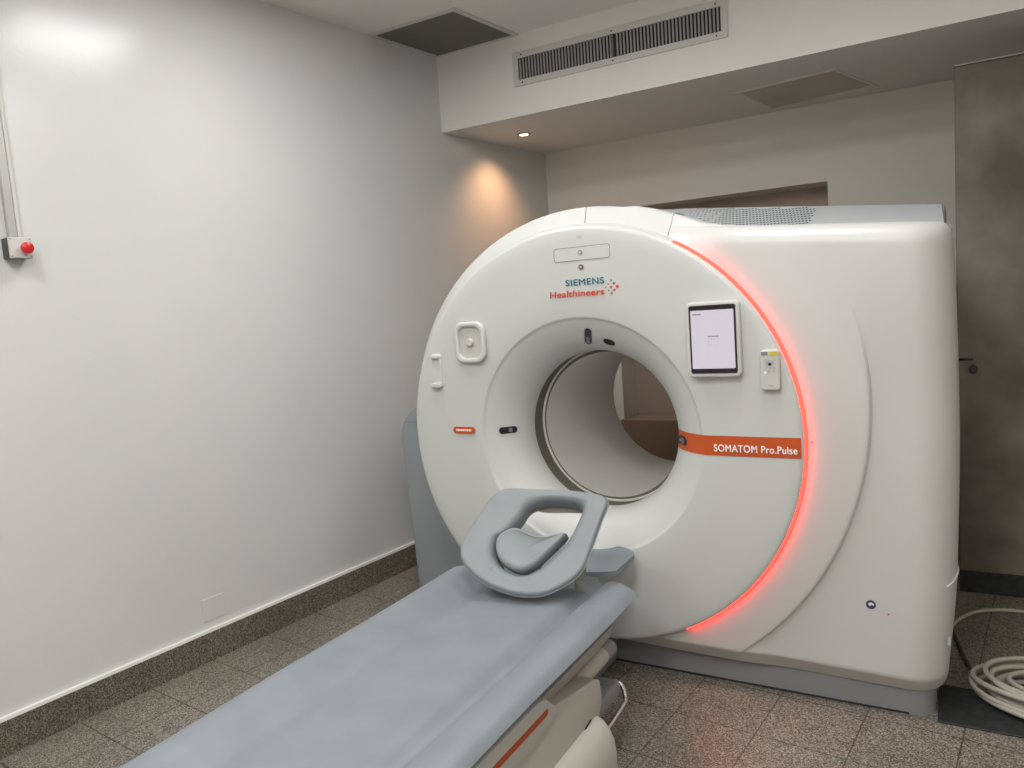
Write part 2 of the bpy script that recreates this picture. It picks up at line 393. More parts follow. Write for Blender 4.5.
# recessed spot under the beam
sx, sy = -2.543, 4.733
sp = empty('recessed_spotlight', (sx, sy, ZB), 'small warm recessed spotlight in the underside of the beam', 'light')
def FZ(z): return Matrix.Translation((0, 0, z))
link('trim_ring', curve2d([circ(sx, sy, .048, 32), circ(sx, sy, .032, 32)], .004, .002, FZ(ZB-.004)), 'alu', sp)
link('bulb', curve2d([circ(sx, sy, .030, 24)], .002, .001, FZ(ZB-.003)), 'spot_glow', sp)
ld = bpy.data.lights.new('spot', 'SPOT'); ld.energy = 25; ld.color = (1, .52, .26); ld.spot_size = math.radians(110); ld.spot_blend = 1; ld.shadow_soft_size = .05
lo = bpy.data.objects.new('spot', ld); S.collection.objects.link(lo); lo.location = (sx, sy, ZB-.02)
lo.rotation_euler = (0, math.radians(22), 0)
# access hatch under the beam
h = empty('access_hatch', (-.78, 5.05, ZB), 'taped rectangular access hatch in the underside of the beam', 'hatch')
link('panel', curve2d([[(-1.10, 4.78), (-.57, 4.70), (-.43, 5.23), (-1.03, 5.37)]], .001, 0, FZ(ZB-.001)), 'hatch', h)
link('frame', curve2d([[(-1.14, 4.76), (-.56, 4.665), (-.402, 5.25), (-1.052, 5.395)], [(-1.10, 4.78), (-.57, 4.70), (-.43, 5.23), (-1.03, 5.37)]], .002, .001, FZ(ZB-.002)), 'ceil', h)

# ------------------------------------------------------------ CT gantry
AX, AZ = -1.34, 1.02
G = empty('ct_scanner', (AX, 3.4, 0), 'white ring-shaped CT scanner gantry with a glowing red arc and orange band', 'medical scanner')
# --- body cover outline (x, z)
arc_c = (-1.362, 1.052); arc_r = .918
ol = []
for k in range(0, 61):
    a = math.radians(78+(266-78)*k/60)
    ol.append((arc_c[0]+arc_r*math.cos(a), arc_c[1]+arc_r*math.sin(a)))
ol += [(-1.31, .127), (-1.0, .116), (-.6, .106), (-.2, .100)]
for k in range(7):
    a = math.radians(-90+90*k/6*.92); ol.append((-.085+.045*math.cos(a), .140+.042*math.sin(a)))
ol += [(-.030, .25), (-.018, .36), (-.008, .5), (.001, .8), (.005, 1.03), (.003, 1.3), (-.002, 1.55), (-.010, 1.70), (-.014, 1.735), (-.030, 1.757), (-.06, 1.763)]
ol += [(-.3, 1.785), (-.55, 1.806), (-.68, 1.818), (-.76, 1.829), (-.835, 1.846), (-.892, 1.872), (-.970, 1.903), (-1.051, 1.931), (-1.114, 1.947)]
def ray_R(a):
    d = (math.cos(a), math.sin(a)); best = None
    for i in range(len(ol)):
        p = ol[i]; q = ol[(i+1) % len(ol)]
        ex, ez = q[0]-p[0], q[1]-p[1]; den = d[0]*ez-d[1]*ex
        if abs(den) < 1e-9: continue
        px, pz = p[0]-AX, p[1]-AZ
        t = (px*ez-pz*ex)/den; s = (px*d[1]-pz*d[0])/den
        if t > 0 and -1e-6 <= s <= 1+1e-6: best = t if best is None else max(best, t)
    return best
def xright(z):
    pts = [(.10, -.045), (.25, -.030), (.36, -.018), (.5, -.008), (.8, .001), (1.03, .005), (1.3, .003), (1.55, -.002), (1.77, -.012)]
    for (z0, x0), (z1, x1) in zip(pts, pts[1:]):
        if z <= z1: return x0+(x1-x0)*max(0, (z-z0))/(z1-z0)
    return pts[-1][1]
def sstep(a, b, x): t = max(0, min(1, (x-a)/(b-a))); return t*t*(3-2*t)
def qr(t, w, d):
    if t >= w: return 0
    u = (w-max(t, 0))/w; return d*(1-math.sqrt(max(0, 1-u*u)))
R0 = .872; YF = 2.866
CC, CR = (-1.50, 1.15), 1.235
def rc_of(a):
    dx, dz = math.cos(a), math.sin(a); ox, oz = AX-CC[0], AZ-CC[1]
    b = ox*dx+oz*dz; c = ox*ox+oz*oz-CR*CR; return -b+math.sqrt(b*b-c)
def fade_of(a):
    ad = math.degrees(a); ad = ad-360 if ad > 180 else ad
    return (1-sstep(4, 30, ad))*sstep(-58, -49, ad)
def front_y(x, z, r, a, R, outside):
    wl = 1-(sstep(-1.0, -.72, x) if z > AZ else sstep(-1.5, -1.25, x))
    t = R-r
    y = YF + wl*(.095*min(1, max(0, (r-R0)/max(R-R0, .02)))+qr(t, .008, .03))
    ztop = 1.763+(-.06-x)*.088; zb = .10+(-.2-x)*.025
    y += (1-wl)*(qr(xright(z)-x, .13, .14)+qr(ztop-z, .075, .07)+.05*max(0, 1-(z-zb)/.062))
    y += .012*sstep(R0, R0+.30, r)*(1-wl)
    if outside:
        y += .022*fade_of(a)
    return y
NA = 720; rings = []; edge = []
bm = bmesh.new()
for i in range(NA):
    a = 2*PI*i/NA; R = ray_R(a); rc = min(rc_of(a), R0+.72*(R-R0)); rad = []
    n1, n2, n3 = 14, 3, 30
    for k in range(n1): rad.append((R0+(rc-.004-R0)*k/n1, False))
    rad.append((rc-.004, False)); rad.append((rc, None)); rad.append((rc+.007, True)); 
    for k in range(1, n3+1): rad.append((rc+.007+(R-rc-.007)*math.sin(k/n3*PI/2), True))
    col = []
    for r, out in rad:
        x = AX+r*math.cos(a); z = AZ+r*math.sin(a)
        y = front_y(x, z, r, a, R, bool(out))
        if out is None: y = front_y(x, z, r, a, R, False)+.002*fade_of(a)
        col.append(bm.verts.new((x, y, z)))
    x, z = col[-1].co.x, col[-1].co.z
    col.append(bm.verts.new((x, 3.32, z)))
    rings.append(col); edge.append((a, R))
for i in range(NA):
    A, B = rings[i], rings[(i+1) % NA]
    for k in range(len(A)-1): bm.faces.new([A[k], A[k+1], B[k+1], B[k]])
cover = bmo('side_cover', bm, 'white2', G, 50)
# --- rear half: slightly smaller, closed with a flared opening
bm = bmesh.new(); rings = []
for i in range(0, NA, 4):
    a, R = edge[i]; c_, s_ = math.cos(a), math.sin(a)
    prof = [(R-.004, 3.32), (R-.02, 3.34), (R-.02, 3.98), (R-.035, 4.04), (R-.09, 4.07), (.48, 4.08), (.42, 4.075)]
    rings.append([bm.verts.new((AX+r*c_, y, AZ+r*s_)) for r, y in prof])
for i in range(len(rings)):
    A, B = rings[i], rings[(i+1) % len(rings)]
    for k in range(len(A)-1): bm.faces.new([A[k], A[k+1], B[k+1], B[k]])
bmo('rear_cover', bm, 'hood', G, 50)
# --- front disc with flared mouth
prof = []
for k in range(25):
    a = math.radians(90-(90-30)*k/24); prof.append((.345+(.147)*(1-math.sin(a))/(1-math.sin(math.radians(30))), 3.045-(3.045-2.842)*math.cos(a)/math.cos(math.radians(30))))
mouth_end = len(prof)
prof += [(.494, 2.8385), (.498, 2.8365), (.504, 2.835), (.60, 2.831), (.72, 2.828), (.80, 2.826), (.845, 2.826), (.856, 2.829), (.862, 2.836), (.863, 2.85), (.863, 2.885)]
def disc_y(r):
    for (r0, y0), (r1, y1) in zip(prof, prof[1:]):
        if r0 <= r <= r1 and r1 > r0: return y0+(y1-y0)*(r-r0)/(r1-r0)
    return 2.83
bm = bmesh.new(); lathe(bm, prof, AX, AZ, 240); disc = bmo('front_disc', bm, 'white', G, 40)
# joint ring between disc and cover, then light strip on the right
bm = bmesh.new(); lathe(bm, [(.8615, 2.838), (.866, 2.851), (.874, 2.868)], AX, AZ, 200, math.radians(61), math.radians(360-62.5)); bmo('joint', bm, 'white2', G)
bm = bmesh.new(); lathe(bm, [(.862, 2.850), (.8635, 2.846), (.866, 2.844), (.869, 2.848), (.8705, 2.868)], AX, AZ, 160, math.radians(-63), math.radians(61.5)); bmo('light_strip', bm, 'light_ring', G, 60)
# rim seams
for px, pz, dx, dz in ((-1.324, 1.954, .037, 1), (-.975, 1.849, .045, 1)):
    a = math.atan2(pz-AZ, px-AX); R = ray_R(a); d = (math.cos(a), math.sin(a)); t = (-d[1], d[0])
    bm = bmesh.new(); pts = []
    for k in range(13):
        r = R0+.002+(R-R0-.0)*k/12; a_ = a-dx*(1-k/12); x, z = AX+math.cos(a_)*r, AZ+math.sin(a_)*r
        pts.append((x, front_y(x, z, min(r, R-1e-5), a, R, True)-.0008, z))
    pts.append((pts[-1][0], 3.3, pts[-1][2]+.0005)); tube(bm, pts, .0018, 6); bmo('seam', bm, 'groove', G)
# bore: dark slit, tunnel
bm = bmesh.new(); lathe(bm, [(.345, 3.045), (.352, 3.05), (.352, 3.128), (.330, 3.130)], AX, AZ, 160); bmo('bore_slit', bm, 'dark', G)
bm = bmesh.new(); lathe(bm, [(.3515, 3.1275), (.344, 3.126), (.340, 3.131), (.342, 3.80), (.352, 3.95), (.366, 4.03), (.385, 4.065), (.42, 4.075)], AX+.004, AZ+.002, 160); bmo('tunnel', bm, 'tunnel', G)
# --- orange band across the right of the disc
def patch(name, z0, z1, r0, r1, m, off=.0015, nx=60, nz=6):
    bm = bmesh.new(); g = []
    for j in range(nz+1):
        z = z0+(z1-z0)*j/nz; row = []
        xa = math.sqrt(r0*r0-(z-AZ)**2); xb = math.sqrt(r1*r1-(z-AZ)**2)
        for i in range(nx+1):
            x = xa+(xb-xa)*(i/nx); r = math.hypot(x, z-AZ); row.append(bm.verts.new((AX+x, disc_y(r)-off, z)))
        g.append(row)
    for j in range(nz):
        for i in range(nx): bm.faces.new([g[j][i], g[j][i+1], g[j+1][i+1], g[j+1][i]])
    return bmo(name, bm, m, G, 40)
band = patch('orange_band', .966, 1.042, .352, .855, 'orange', .002, 90, 6)
def conform(o, off):
    for v in o.data.vertices: v.co.y = disc_y(math.hypot(v.co.x-AX, v.co.z-AZ))-off-(2.8-v.co.y)
    return o
conform(fit_text('band_lettering', 'SOMATOM Pro.Pulse', -.800, -.498, .983, 1.011, 2.8, 'white_print', band, .022, 0, 0, 1.08), .0035)
# --- printed logo
L1 = fit_text('teal_lettering', 'SIEMENS', -1.376, -1.206, 1.646, 1.672, 2.8, 'teal', G, .026, 0, -.0, 1.12); conform(L1, .0012)
L2 = fit_text('red_lettering', 'Healthineers', -1.452, -1.209, 1.602, 1.629, 2.8, 'red_print', G, .022, .1, -.0, 1.05); conform(L2, .0012)
for (x, z, r, m) in ((-1.153, 1.629, .0065, 'red_print'), (-1.166, 1.642, .005, 'dot_dark'), (-1.166, 1.616, .005, 'red_print'), (-1.179, 1.629, .0045, 'dot_dark'),
                     (-1.177, 1.655, .0038, 'teal'), (-1.178, 1.604, .004, 'dot_dark'), (-1.190, 1.642, .003, 'red_print'), (-1.190, 1.616, .003, 'teal'), (-1.202, 1.630, .0022, 'red_print')):
    plate('logo_dot', [circ(x, z, r, 14)], disc_y(.62)-.001, .0006, 0, m, G, 0)
# --- upper service panel, round sensors
YD = disc_y(.75)
o = rrect(-1.297, 1.772, .248, .056, .012); i_ = rrect(-1.297, 1.772, .242, .050, .010)
pn = plate('service_panel', [o, i_[::-1]], YD-.0006, .0006, 0, 'groove', G, 0)
plate('panel_socket', [circ(-1.302, 1.776, .0095)], YD-.001, .002, .0005, 'groove', pn)
plate('panel_socket', [circ(-1.302, 1.776, .004)], YD-.003, .001, 0, 'alu', pn)
s2 = plate('round_sensor', [circ(-1.302, 1.718, .0105)], YD-.001, .002, .0005, 'sensor', G)
plate('sensor_lens', [circ(-1.302, 1.718, .0045)], YD-.003, .001, 0, 'alu', s2)
plate('emblem', [circ(-1.300, 1.838, .010, 14, .006)], disc_y(.82)-.0006, .0006, 0, 'alu', G, 0)
# --- square control with raised surround
cx, cz = -1.856, 1.435
q = plate('square_control', [rrect(cx, cz, .160, .182, .048, 8), rrect(cx, cz, .114, .136, .032, 8)[::-1]], YD-.008, .012, .009, 'white', G, 60)
plate('control_face', [rrect(cx, cz, .116, .138, .032, 8)], YD-.002, .003, .001, 'offwhite', q)
plate('control_knob', [circ(cx, cz, .018)], YD-.010, .010, .006, 'offwhite', q, 60)
# --- clip at the far left edge
cx, cz = -2.052, 1.315
q = plate('cable_clip', [rrect(cx, cz, .052, .15, .012)], YD-.000, .006, .004, 'white', G)
plate('clip_hook', [rrect(cx, cz-.068, .054, .022, .009)], YD-.014, .014, .006, 'white', q, 60)
plate('clip_hook', [rrect(cx, cz+.062, .040, .020, .008)], YD-.010, .010, .006, 'white', q, 60)
# --- orange pill label
pl = plate('pill_label', [rrect(-1.930, 1.040, .118, .030, .0149, 8)], YD-.001, .0015, .0005, 'orange', G)
random.seed(3)
xx = -1.972
while xx < -1.89:
    w = random.uniform(.004, .009); plate('label_print', [rrect(xx+w/2, 1.040, w, .009, .001, 1)], YD-.0028, .0004, 0, 'white_print', pl, 0); xx += w+.0025
# --- seam tick at the left edge
# --- sensors set in the flared mouth (normal follows the flare)
def mouth_frame(ang, r):
    a = math.radians(ang); y = disc_y(r); dy = disc_y(r+.004)-disc_y(r-.004)
    rad = Vector((math.cos(a), 0, math.sin(a))); tr = (rad*.008+Vector((0, dy, 0))).normalized()
    tang = Vector((-math.sin(a), 0, math.cos(a))); nn = tr.cross(tang).normalized()
    if nn.y > 0: nn = -nn
    P = Vector((AX, y, AZ))+rad*r
    tr2 = tang.cross(nn) 
    return Matrix(((tang.x, tr2.x, nn.x, P.x), (tang.y, tr2.y, nn.y, P.y), (tang.z, tr2.z, nn.z, P.z), (0, 0, 0, 1)))
def sensor(ang, r, w, hh, lens, rot=0):
    mt = mouth_frame(ang, r) @ Matrix.Rotation(rot, 4, 'Z')
    s = link('bore_camera', curve2d([rrect(0, 0, w, hh, min(w, hh)*.49, 8)], .004, .002, mt), 'black', G)
    for lx, ly, lw in lens: link('camera_lens', curve2d([rrect(lx, ly, lw, min(w, hh)*.6, min(w, hh)*.15, 3)], .001, 0, mt @ FZ(.0045)), 'lens', s, 0)
sensor(178.5, .405, .030, .085, [(0, -.01, .018)])
sensor(87.3, .415, .030, .095, [(0, -.030, .016), (0, -.010, .016)], .30)
sensor(74.5, .402, .052, .036, [])
sensor(-2.5, .392, .036, .075, [(0, .010, .020), (0, -.014, .010)])
# --- hood on top: perforated left part and plain right part
hx = [-1.22, -1.10, -1.0, -.9, -.8, -.7, -.5, -.3, -.05]
def hood_low(x):
    best = 1.76
    for p, q_ in zip(ol, ol[1:]+ol[:1]):
        if min(p[0], q_[0]) <= x <= max(p[0], q_[0]) and p[1] > 1.3 and abs(p[0]-q_[0]) > 1e-6: return p[1]+(q_[1]-p[1])*(x-p[0])/(q_[0]-p[0])
    return best
def hood_top(x): return 1.840+(-.03-x)*.107 if x > -1.0 else 1.944+(-1.0-x)*.06
def hood_pt(x, t): return Vector((x, 3.03+t*.27, (hood_low(x)-.01)*(1-t)+hood_top(x)*t))
bm = bmesh.new(); fr = []; xs = [-1.25+(1.215)*k/40 for k in range(41)]
for x in xs:
    xe = x
    fr.append([bm.verts.new((min(x, -.014), 3.03, hood_low(min(x, -.02))-.01)), bm.verts.new(hood_pt(min(x, -.045), 1)), bm.verts.new((min(x, -.045), 3.80, hood_top(x))), bm.verts.new((min(x, -.045), 3.80, 1.5))])
for A, B in zip(fr, fr[1:]):
    for k in range(3): bm.faces.new([A[k], A[k+1], B[k+1], B[k]])
hood = bmo('top_hood', bm, 'hood', G, 20)
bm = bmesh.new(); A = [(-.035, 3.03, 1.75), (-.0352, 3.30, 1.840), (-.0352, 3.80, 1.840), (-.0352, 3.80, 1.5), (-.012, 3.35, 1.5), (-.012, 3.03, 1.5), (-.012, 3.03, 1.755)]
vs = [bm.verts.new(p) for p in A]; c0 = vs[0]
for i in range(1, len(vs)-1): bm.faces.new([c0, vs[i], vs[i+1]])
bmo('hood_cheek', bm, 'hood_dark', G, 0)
bm = bmesh.new()
for j in range(24):
    for i in range(60):
        x = -1.16+i*.0122+(j % 2)*.0061; zt = 1.80+j*.0105
        if x > -.475: continue
        lo_, hi_ = hood_low(x)-.01, hood_top(x); t = (zt-lo_)/(hi_-lo_) if hi_ > lo_ else -1
        if t < .14 or t > .93: continue
        c_ = hood_pt(x, t); nn = Vector((0, -(hi_-lo_), .27)).normalized(); e1 = Vector((1, 0, 0)); e2 = nn.cross(e1)
        if nn.y > 0: nn = -nn
        bm.faces.new([bm.verts.new(c_+nn*.0015+(e1*math.cos(k*PI/3)+e2*math.sin(k*PI/3)*1.9)*.0043) for k in range(6)])
bmo('perforation', bm, 'vent_dark', hood, 0, normals=False)
# --- plinth with a notch on the left for the table dock
pts = [(-1.31, 2.962), (-.165, 2.958)]
for k in range(9): a = math.radians(-90+90*k/8); pts.append((-.155+.075*math.cos(a), 3.033+.075*math.sin(a)))
pts += [(-.080, 3.98), (-2.35, 3.98), (-2.35, 3.18), (-1.31, 3.18)]
bm = bmesh.new(); prism(bm, pts, 0, .135, 'z'); bmo('plinth', bm, 'plinth', G, 30)
boxo('plinth_edge', (-1.312, -.165, 2.9575, 2.962, 0, .008), 'vent_dark', G, smooth=0)
# --- blue-grey leg cover on the far left
pts = [(-2.56, 0.0), (-2.56, .90)]
for k in range(1, 11): a = math.radians(180-90*k/10); pts.append((-2.56+.15+.15*math.cos(a), .92+.17*math.sin(a)))
pts += [(-1.9, 1.09), (-1.9, 0)]
bm = bmesh.new(); prism(bm, pts, 3.16, 3.80, 'y', .05, 5); lg = bmo('leg_cover', bm, 'blue_grey', G, 50)
boxo('leg_seam', (-2.53, -2.0, 3.157, 3.162, 1.010, 1.013), 'hood_dark', lg, smooth=0)
# --- small things on the right cover
def cover_y(x, z):
    r = math.hypot(x-AX, z-AZ); a = math.atan2(z-AZ, x-AX) % (2*PI); R = ray_R(a); return front_y(x, z, r, a, R, r > rc_of(a))
y = cover_y(-.281, .425); s = plate('round_sticker', [circ(-.278, .424, .0165, 20)], y-.001, .0008, 0, 'blue_label', G, 0)
plate('sticker_mark', [[(-.287, .428), (-.278, .433), (-.268, .428), (-.270, .420), (-.276, .426), (-.281, .418)]], y-.0025, .0004, 0, 'white_print', s, 0)
plate('screw_hole', [circ(-.222, .395, .003, 10)], cover_y(-.222, .395)-.001, .001, 0, 'dot_dark', G, 0)
plate('screw_hole', [circ(-.455, 1.02, .003, 10)], cover_y(-.455, 1.02)-.001, .001, 0, 'dot_dark', G, 0)
# lower side flap with its own lip on the right edge
bm = bmesh.new(); tube(bm, smoothpts([(-.040, 2.938, .505), (-.028, 2.960, .510), (-.015, 2.985, .520), (-.006, 3.03, .534), (-.007, 3.08, .538)], 5, False), .004, 8)
bmo('side_flap_edge', bm, 'white2', G, 60)
boxo('flap_label', (-.040, -.031, 2.948, 2.952, .29, .32), 'hood', G, smooth=0)

# ------------------------------------------------------------ tablet and remote on the gantry
T = empty('tablet_computer', (-.78, 2.80, 1.41), 'tablet with a pale lilac screen in a white holder on the scanner front', 'tablet')
cx, cz = -.776, 1.408
YT = disc_y(.7)
plate('holder', [rrect(cx, cz, .198, .280, .020)], YT-.0165, .016, .007, 'white', T, 60)
plate('bezel', [rrect(cx, cz+.001, .172, .252, .008)], YT-.0335, .002, .001, 'black', T)
sc = plate('screen', [rrect(cx, cz+.001, .158, .216, .003, 2)], YT-.036, .0006, 0, 'screen', T, 0)
for (a, b, w, hh) in ((cx+.002, cz+.012, .040, .004), (cx-.056, cz+.094, .030, .005)):
    random.seed(int(w*1000)); xx = a-w/2
    while xx < a+w/2: q = random.uniform(.002, .004); plate('screen_print', [rrect(xx+q/2, b, q, hh, .0005, 1)], YT-.0371, .0003, 0, 'screen_ink', sc, 0); xx += q+.0012
plate('screen_button', [rrect(cx+.002, cz-.010, .036, .022, .003, 2), rrect(cx+.002, cz-.010, .034, .020, .002, 2)[::-1]], YT-.0369, .0002, 0, 'hood', sc, 0)
Rm = empty('remote_control', (-.585, 2.8, 1.29), 'slim white handheld control with round keypad beside the tablet', 'remote control')
cx, cz = -.578, 1.290
plate('casing', [rrect(cx, cz, .066, .146, .012)], YT-.0150, .013, .006, 'offwhite', Rm, 60)
plate('yellow_label', [rrect(cx+.014, cz+.060, .030, .013, .002, 2)], YT-.029, .0008, 0, 'yellow', Rm, 0)
plate('grey_label', [rrect(cx-.018, cz+.060, .022, .013, .002, 2)], YT-.029, .0008, 0, 'hood_dark', Rm, 0)
plate('key', [circ(cx, cz+.022, .0155, 20), circ(cx, cz+.022, .012, 20)[::-1]], YT-.029, .001, 0, 'hood', Rm, 0)
plate('key', [circ(cx, cz+.022, .006, 12)], YT-.029, .0012, 0, 'vent_dark', Rm, 0)
for a in range(4):
    plate('key', [circ(cx+.022*math.cos(a*PI/2+PI/4), cz+.022+.020*math.sin(a*PI/2+PI/4), .0035, 10)], YT-.029, .0008, 0, 'hood', Rm, 0)
plate('key', [circ(cx-.017, cz-.008, .005, 10)], YT-.029, .0012, 0, 'white_print', Rm, 0)
for x in (-.004, .012): plate('key', [circ(cx+x, cz-.004, .004, 10)], YT-.029, .001, 0, 'hood', Rm, 0)
plate('key', [rrect(cx+.002, cz-.055, .018, .006, .002, 2)], YT-.029, .0006, 0, 'hood', Rm, 0)

# ------------------------------------------------------------ patient table
TX = -1.35; TY0 = -.25
P = empty('patient_table', (TX, 1.0, 0), 'white scanner table on its pedestal with an orange side stripe', 'patient table')
def mat_z(u, y):
    a = abs(u); flat = .548
    rise = .040*sstep(.50, .88, a)
    drop = (.032*(1-math.sqrt(max(0, 1-((a-.88)/.12)**2))) if a > .88 else 0)
    wob = .0035*math.sin(y*3.1+u*4)*math.exp(-((a-.3)/.3)**2)+.002*math.sin(y*7+u*9)
    ridge = -(.032 if u > 0 else .006)*math.exp(-((a-.50)/(.13-.03*y))**2)
    return flat+rise-drop+wob+ridge
# curved cradle top under the mattress
def cradle_z(u, top=.585, sag=.035, hw=.395):
    return mat_z(u/hw*.90, 1.0)-.007
us = [-.345+.69*k/32 for k in range(33)]
bm = bmesh.new(); R_ = []
for y in (TY0, 2.36):
    R_.append([bm.verts.new((TX+u, y, cradle_z(u)-.035)) for u in us]+[bm.verts.new((TX+u, y, cradle_z(u)-.058)) for u in us[::-1]])
n_ = len(R_[0])
for k in range(n_): bm.faces.new([R_[0][k], R_[1][k], R_[1][(k+1) % n_], R_[0][(k+1) % n_]])
bm.faces.new(R_[0][::-1]); bm.faces.new(R_[1]); bmo('cradle', bm, 'warmwhite', P, 50)
# carriage under the cradle
pts = [(-.33, .485), (.33, .485), (.315, .44), (.25, .36), (-.25, .36), (-.315, .44)]
bm = bmesh.new(); prism(bm, [(TX+a, b) for a, b in pts], TY0, 2.30, 'y', .01, 2); bmo('carriage', bm, 'warmwhite', P, 50)
# pedestal: side profile in (y, z), right and left skins
def skin(sgn):
    x1 = TX+sgn*.352
    bm = bmesh.new()
    prism(bm, [(TY0, .17), (2.09, .26), (2.125, .31), (2.115, .378), (2.09, .392), (1.80, .452), (TY0, .47)], x1-sgn*.06, x1, 'x', .008, 3)
    p = bmo('side_panel', bm, 'warmwhite', P, 50)
    bm = bmesh.new()
    prism(bm, [(TY0, .41), (1.66, .41), (1.80, .42), (1.815, .435), (1.80, .455), (1.745, .505), (1.70, .512), (TY0, .512)], x1-sgn*.05, x1+sgn*.006, 'x', .006, 3)
    q = bmo('upper_panel', bm, 'offwhite', P, 50)
    bm = bmesh.new(); prism(bm, [(TY0, .455), (1.742, .455), (1.752, .463), (1.748, .474), (TY0, .474)], x1, x1+sgn*.0075, 'x', .001, 1)
    bmo('orange_stripe', bm, 'stripe', q)
    for y0, z0 in ((1.965, .285), (1.80, .268)):
        bm = bmesh.new(); tube(bm, [(x1+sgn*.001, y0, z0-.006), (x1+sgn*.001, y0+.06, z0+.006)], .003, 6); bmo('slot', bm, 'vent_dark', p)
    return p
skin(1); skin(-1)
bm = bmesh.new()
# flared foot: cross-section in (x, z) swept along y, rounded front end
sec = [(.345, .285), (.362, .283), (.385, .272), (.402, .250), (.416, .220), (.421, .18), (.421, .0)]
Rg = []
def foot_ring(y, kx, dz=0):
    row = [(-x, z) for x, z in sec]+[(x, z) for x, z in sec[::-1]]
    return [bm.verts.new((TX+x*kx, y, max(0, z-dz*(1 if z > 0 else 0)))) for x, z in row]
ys = [(TY0, 1, 0), (1.6, 1, 0), (2.04, 1, 0)]+[(2.04+.06*math.sin(k*PI/16), 1-.12*(1-math.cos(k*PI/16)), .03*(1-math.cos(k*PI/16))) for k in range(1, 9)]
Rg = [foot_ring(*t) for t in ys]
for A, B in zip(Rg, Rg[1:]):
    for k in range(len(A)-1): bm.faces.new([A[k], A[k+1], B[k+1], B[k]])
    bm.faces.new([A[-1], A[0], B[0], B[-1]])
bm.faces.new(Rg[-1]); bm.faces.new(Rg[0][::-1])
bmo('pedestal_foot', bm, 'warmwhite', P, 50)
boxo('pedestal_core', (TX-.30, TX+.30, TY0, 2.05, .02, .40), 'warmwhite', P, .02, 3)
# dock between pedestal and scanner
bm = bmesh.new(); tube(bm, [(-1.085, 2.02, .352), (-1.085, 2.32, .352)], .030, 20); dk = bmo('dock_cylinder', bm, 'warmwhite', P)
bm = bmesh.new(); tube(bm, [(-1.085, 2.32, .352), (-1.085, 2.39, .352)], .0305, 20); bmo('dock_cap', bm, 'plinth', dk)
boxo('dock_bridge', (TX-.20, TX+.06, 2.0, 2.95, .02, .24), 'plinth', P, .02, 3)
bm = bmesh.new(); tube(bm, smoothpts([(-1.06, 2.12, .15), (-1.03, 2.15, .15), (-1.03, 2.36, .16), (-1.035, 2.39, .18), (-1.05, 2.40, .21), (-1.08, 2.40, .22)], 5, False), .009, 10); bmo('dock_rail', bm, 'chrome', P, 60)
boxo('dock_pad', (-1.14, -1.04, 2.10, 2.38, .19, .245), 'plinth', P, .018, 4)
bm = bmesh.new(); tube(bm, [(-1.075, 2.26, .24), (-1.075, 2.26, .275)], .012, 12); bmo('dock_bolt', bm, 'chrome', P)

# ------------------------------------------------------------ mattress on the cradle
ME = bmesh.new(); HW = .384
prof_u = []
for k in range(49): prof_u.append(-1+2*k/48)
def y_end(u):
    a = abs(u); return 2.40+.15*(1-sstep(.50, .96, a))
ny = 70; top = []; bot = []
for j in range(ny+1):
    t = j/ny; rowt = []; rowb = []
    for u in prof_u:
        ye = y_end(u); y = TY0+(ye-TY0)*t
        z = mat_z(u, y)-.010*sstep(ye-.03, ye, y)**2
        x = TX+u*HW
        rowt.append(ME.verts.new((x, y, z))); rowb.append(ME.verts.new((TX+u*HW*.95, y-.01*t, min(z-.004, mat_z(u*.88, y)-.036))))
    top.append(rowt); bot.append(rowb)
nu = len(prof_u)
for j in range(ny):
    for i in range(nu-1):
        ME.faces.new([top[j][i], top[j][i+1], top[j+1][i+1], top[j+1][i]]); ME.faces.new([bot[j][i], bot[j+1][i], bot[j+1][i+1], bot[j][i+1]])
    ME.faces.new([top[j][0], top[j+1][0], bot[j+1][0], bot[j][0]]); ME.faces.new([top[j][-1], bot[j][-1], bot[j+1][-1], top[j+1][-1]])
for i in range(nu-1):
    ME.faces.new([top[0][i], bot[0][i], bot[0][i+1], top[0][i+1]]); ME.faces.new([top[ny][i], top[ny][i+1], bot[ny][i+1], bot[ny][i]])
mo = bmo('table_mattress', ME, 'vinyl', None, 60)
tagobj(mo, 'long grey-blue vinyl mattress with raised edges lying on the scanner table', 'mattress')
# head holder sliding out of the cradle towards the bore
bm = bmesh.new(); Rg = []
for j in range(25):
    t = j/24; tt = math.sin(t*PI/2)**.8; y = 2.555+.255*tt; w = .238-(0 if y < 2.73 else .10*(1-math.sqrt(max(0, 1-((y-2.73)/.0801)**2))))
    row = []
    for k in range(21):
        u = -1+2*k/20; row.append((TX+u*w, y, .548+.024*abs(u)**2.2+.004*t))
    Rg.append(([bm.verts.new(p) for p in row], [bm.verts.new((p[0], p[1], p[2]-.018)) for p in row]))
for (A, A2), (B, B2) in zip(Rg, Rg[1:]):
    for k in range(20): bm.faces.new([A[k], A[k+1], B[k+1], B[k]]); bm.faces.new([A2[k], B2[k], B2[k+1], A2[k+1]])
    bm.faces.new([A[0], B[0], B2[0], A2[0]]); bm.faces.new([A[-1], A2[-1], B2[-1], B[-1]])
for (A, A2) in (Rg[0], Rg[-1]):
    for k in range(20): bm.faces.new([A[k], A2[k], A2[k+1], A[k+1]])
tagobj(bmo('head_holder', bm, 'vinyl', None, 50), 'narrow grey-blue head extension jutting from the table towards the bore', 'head holder')

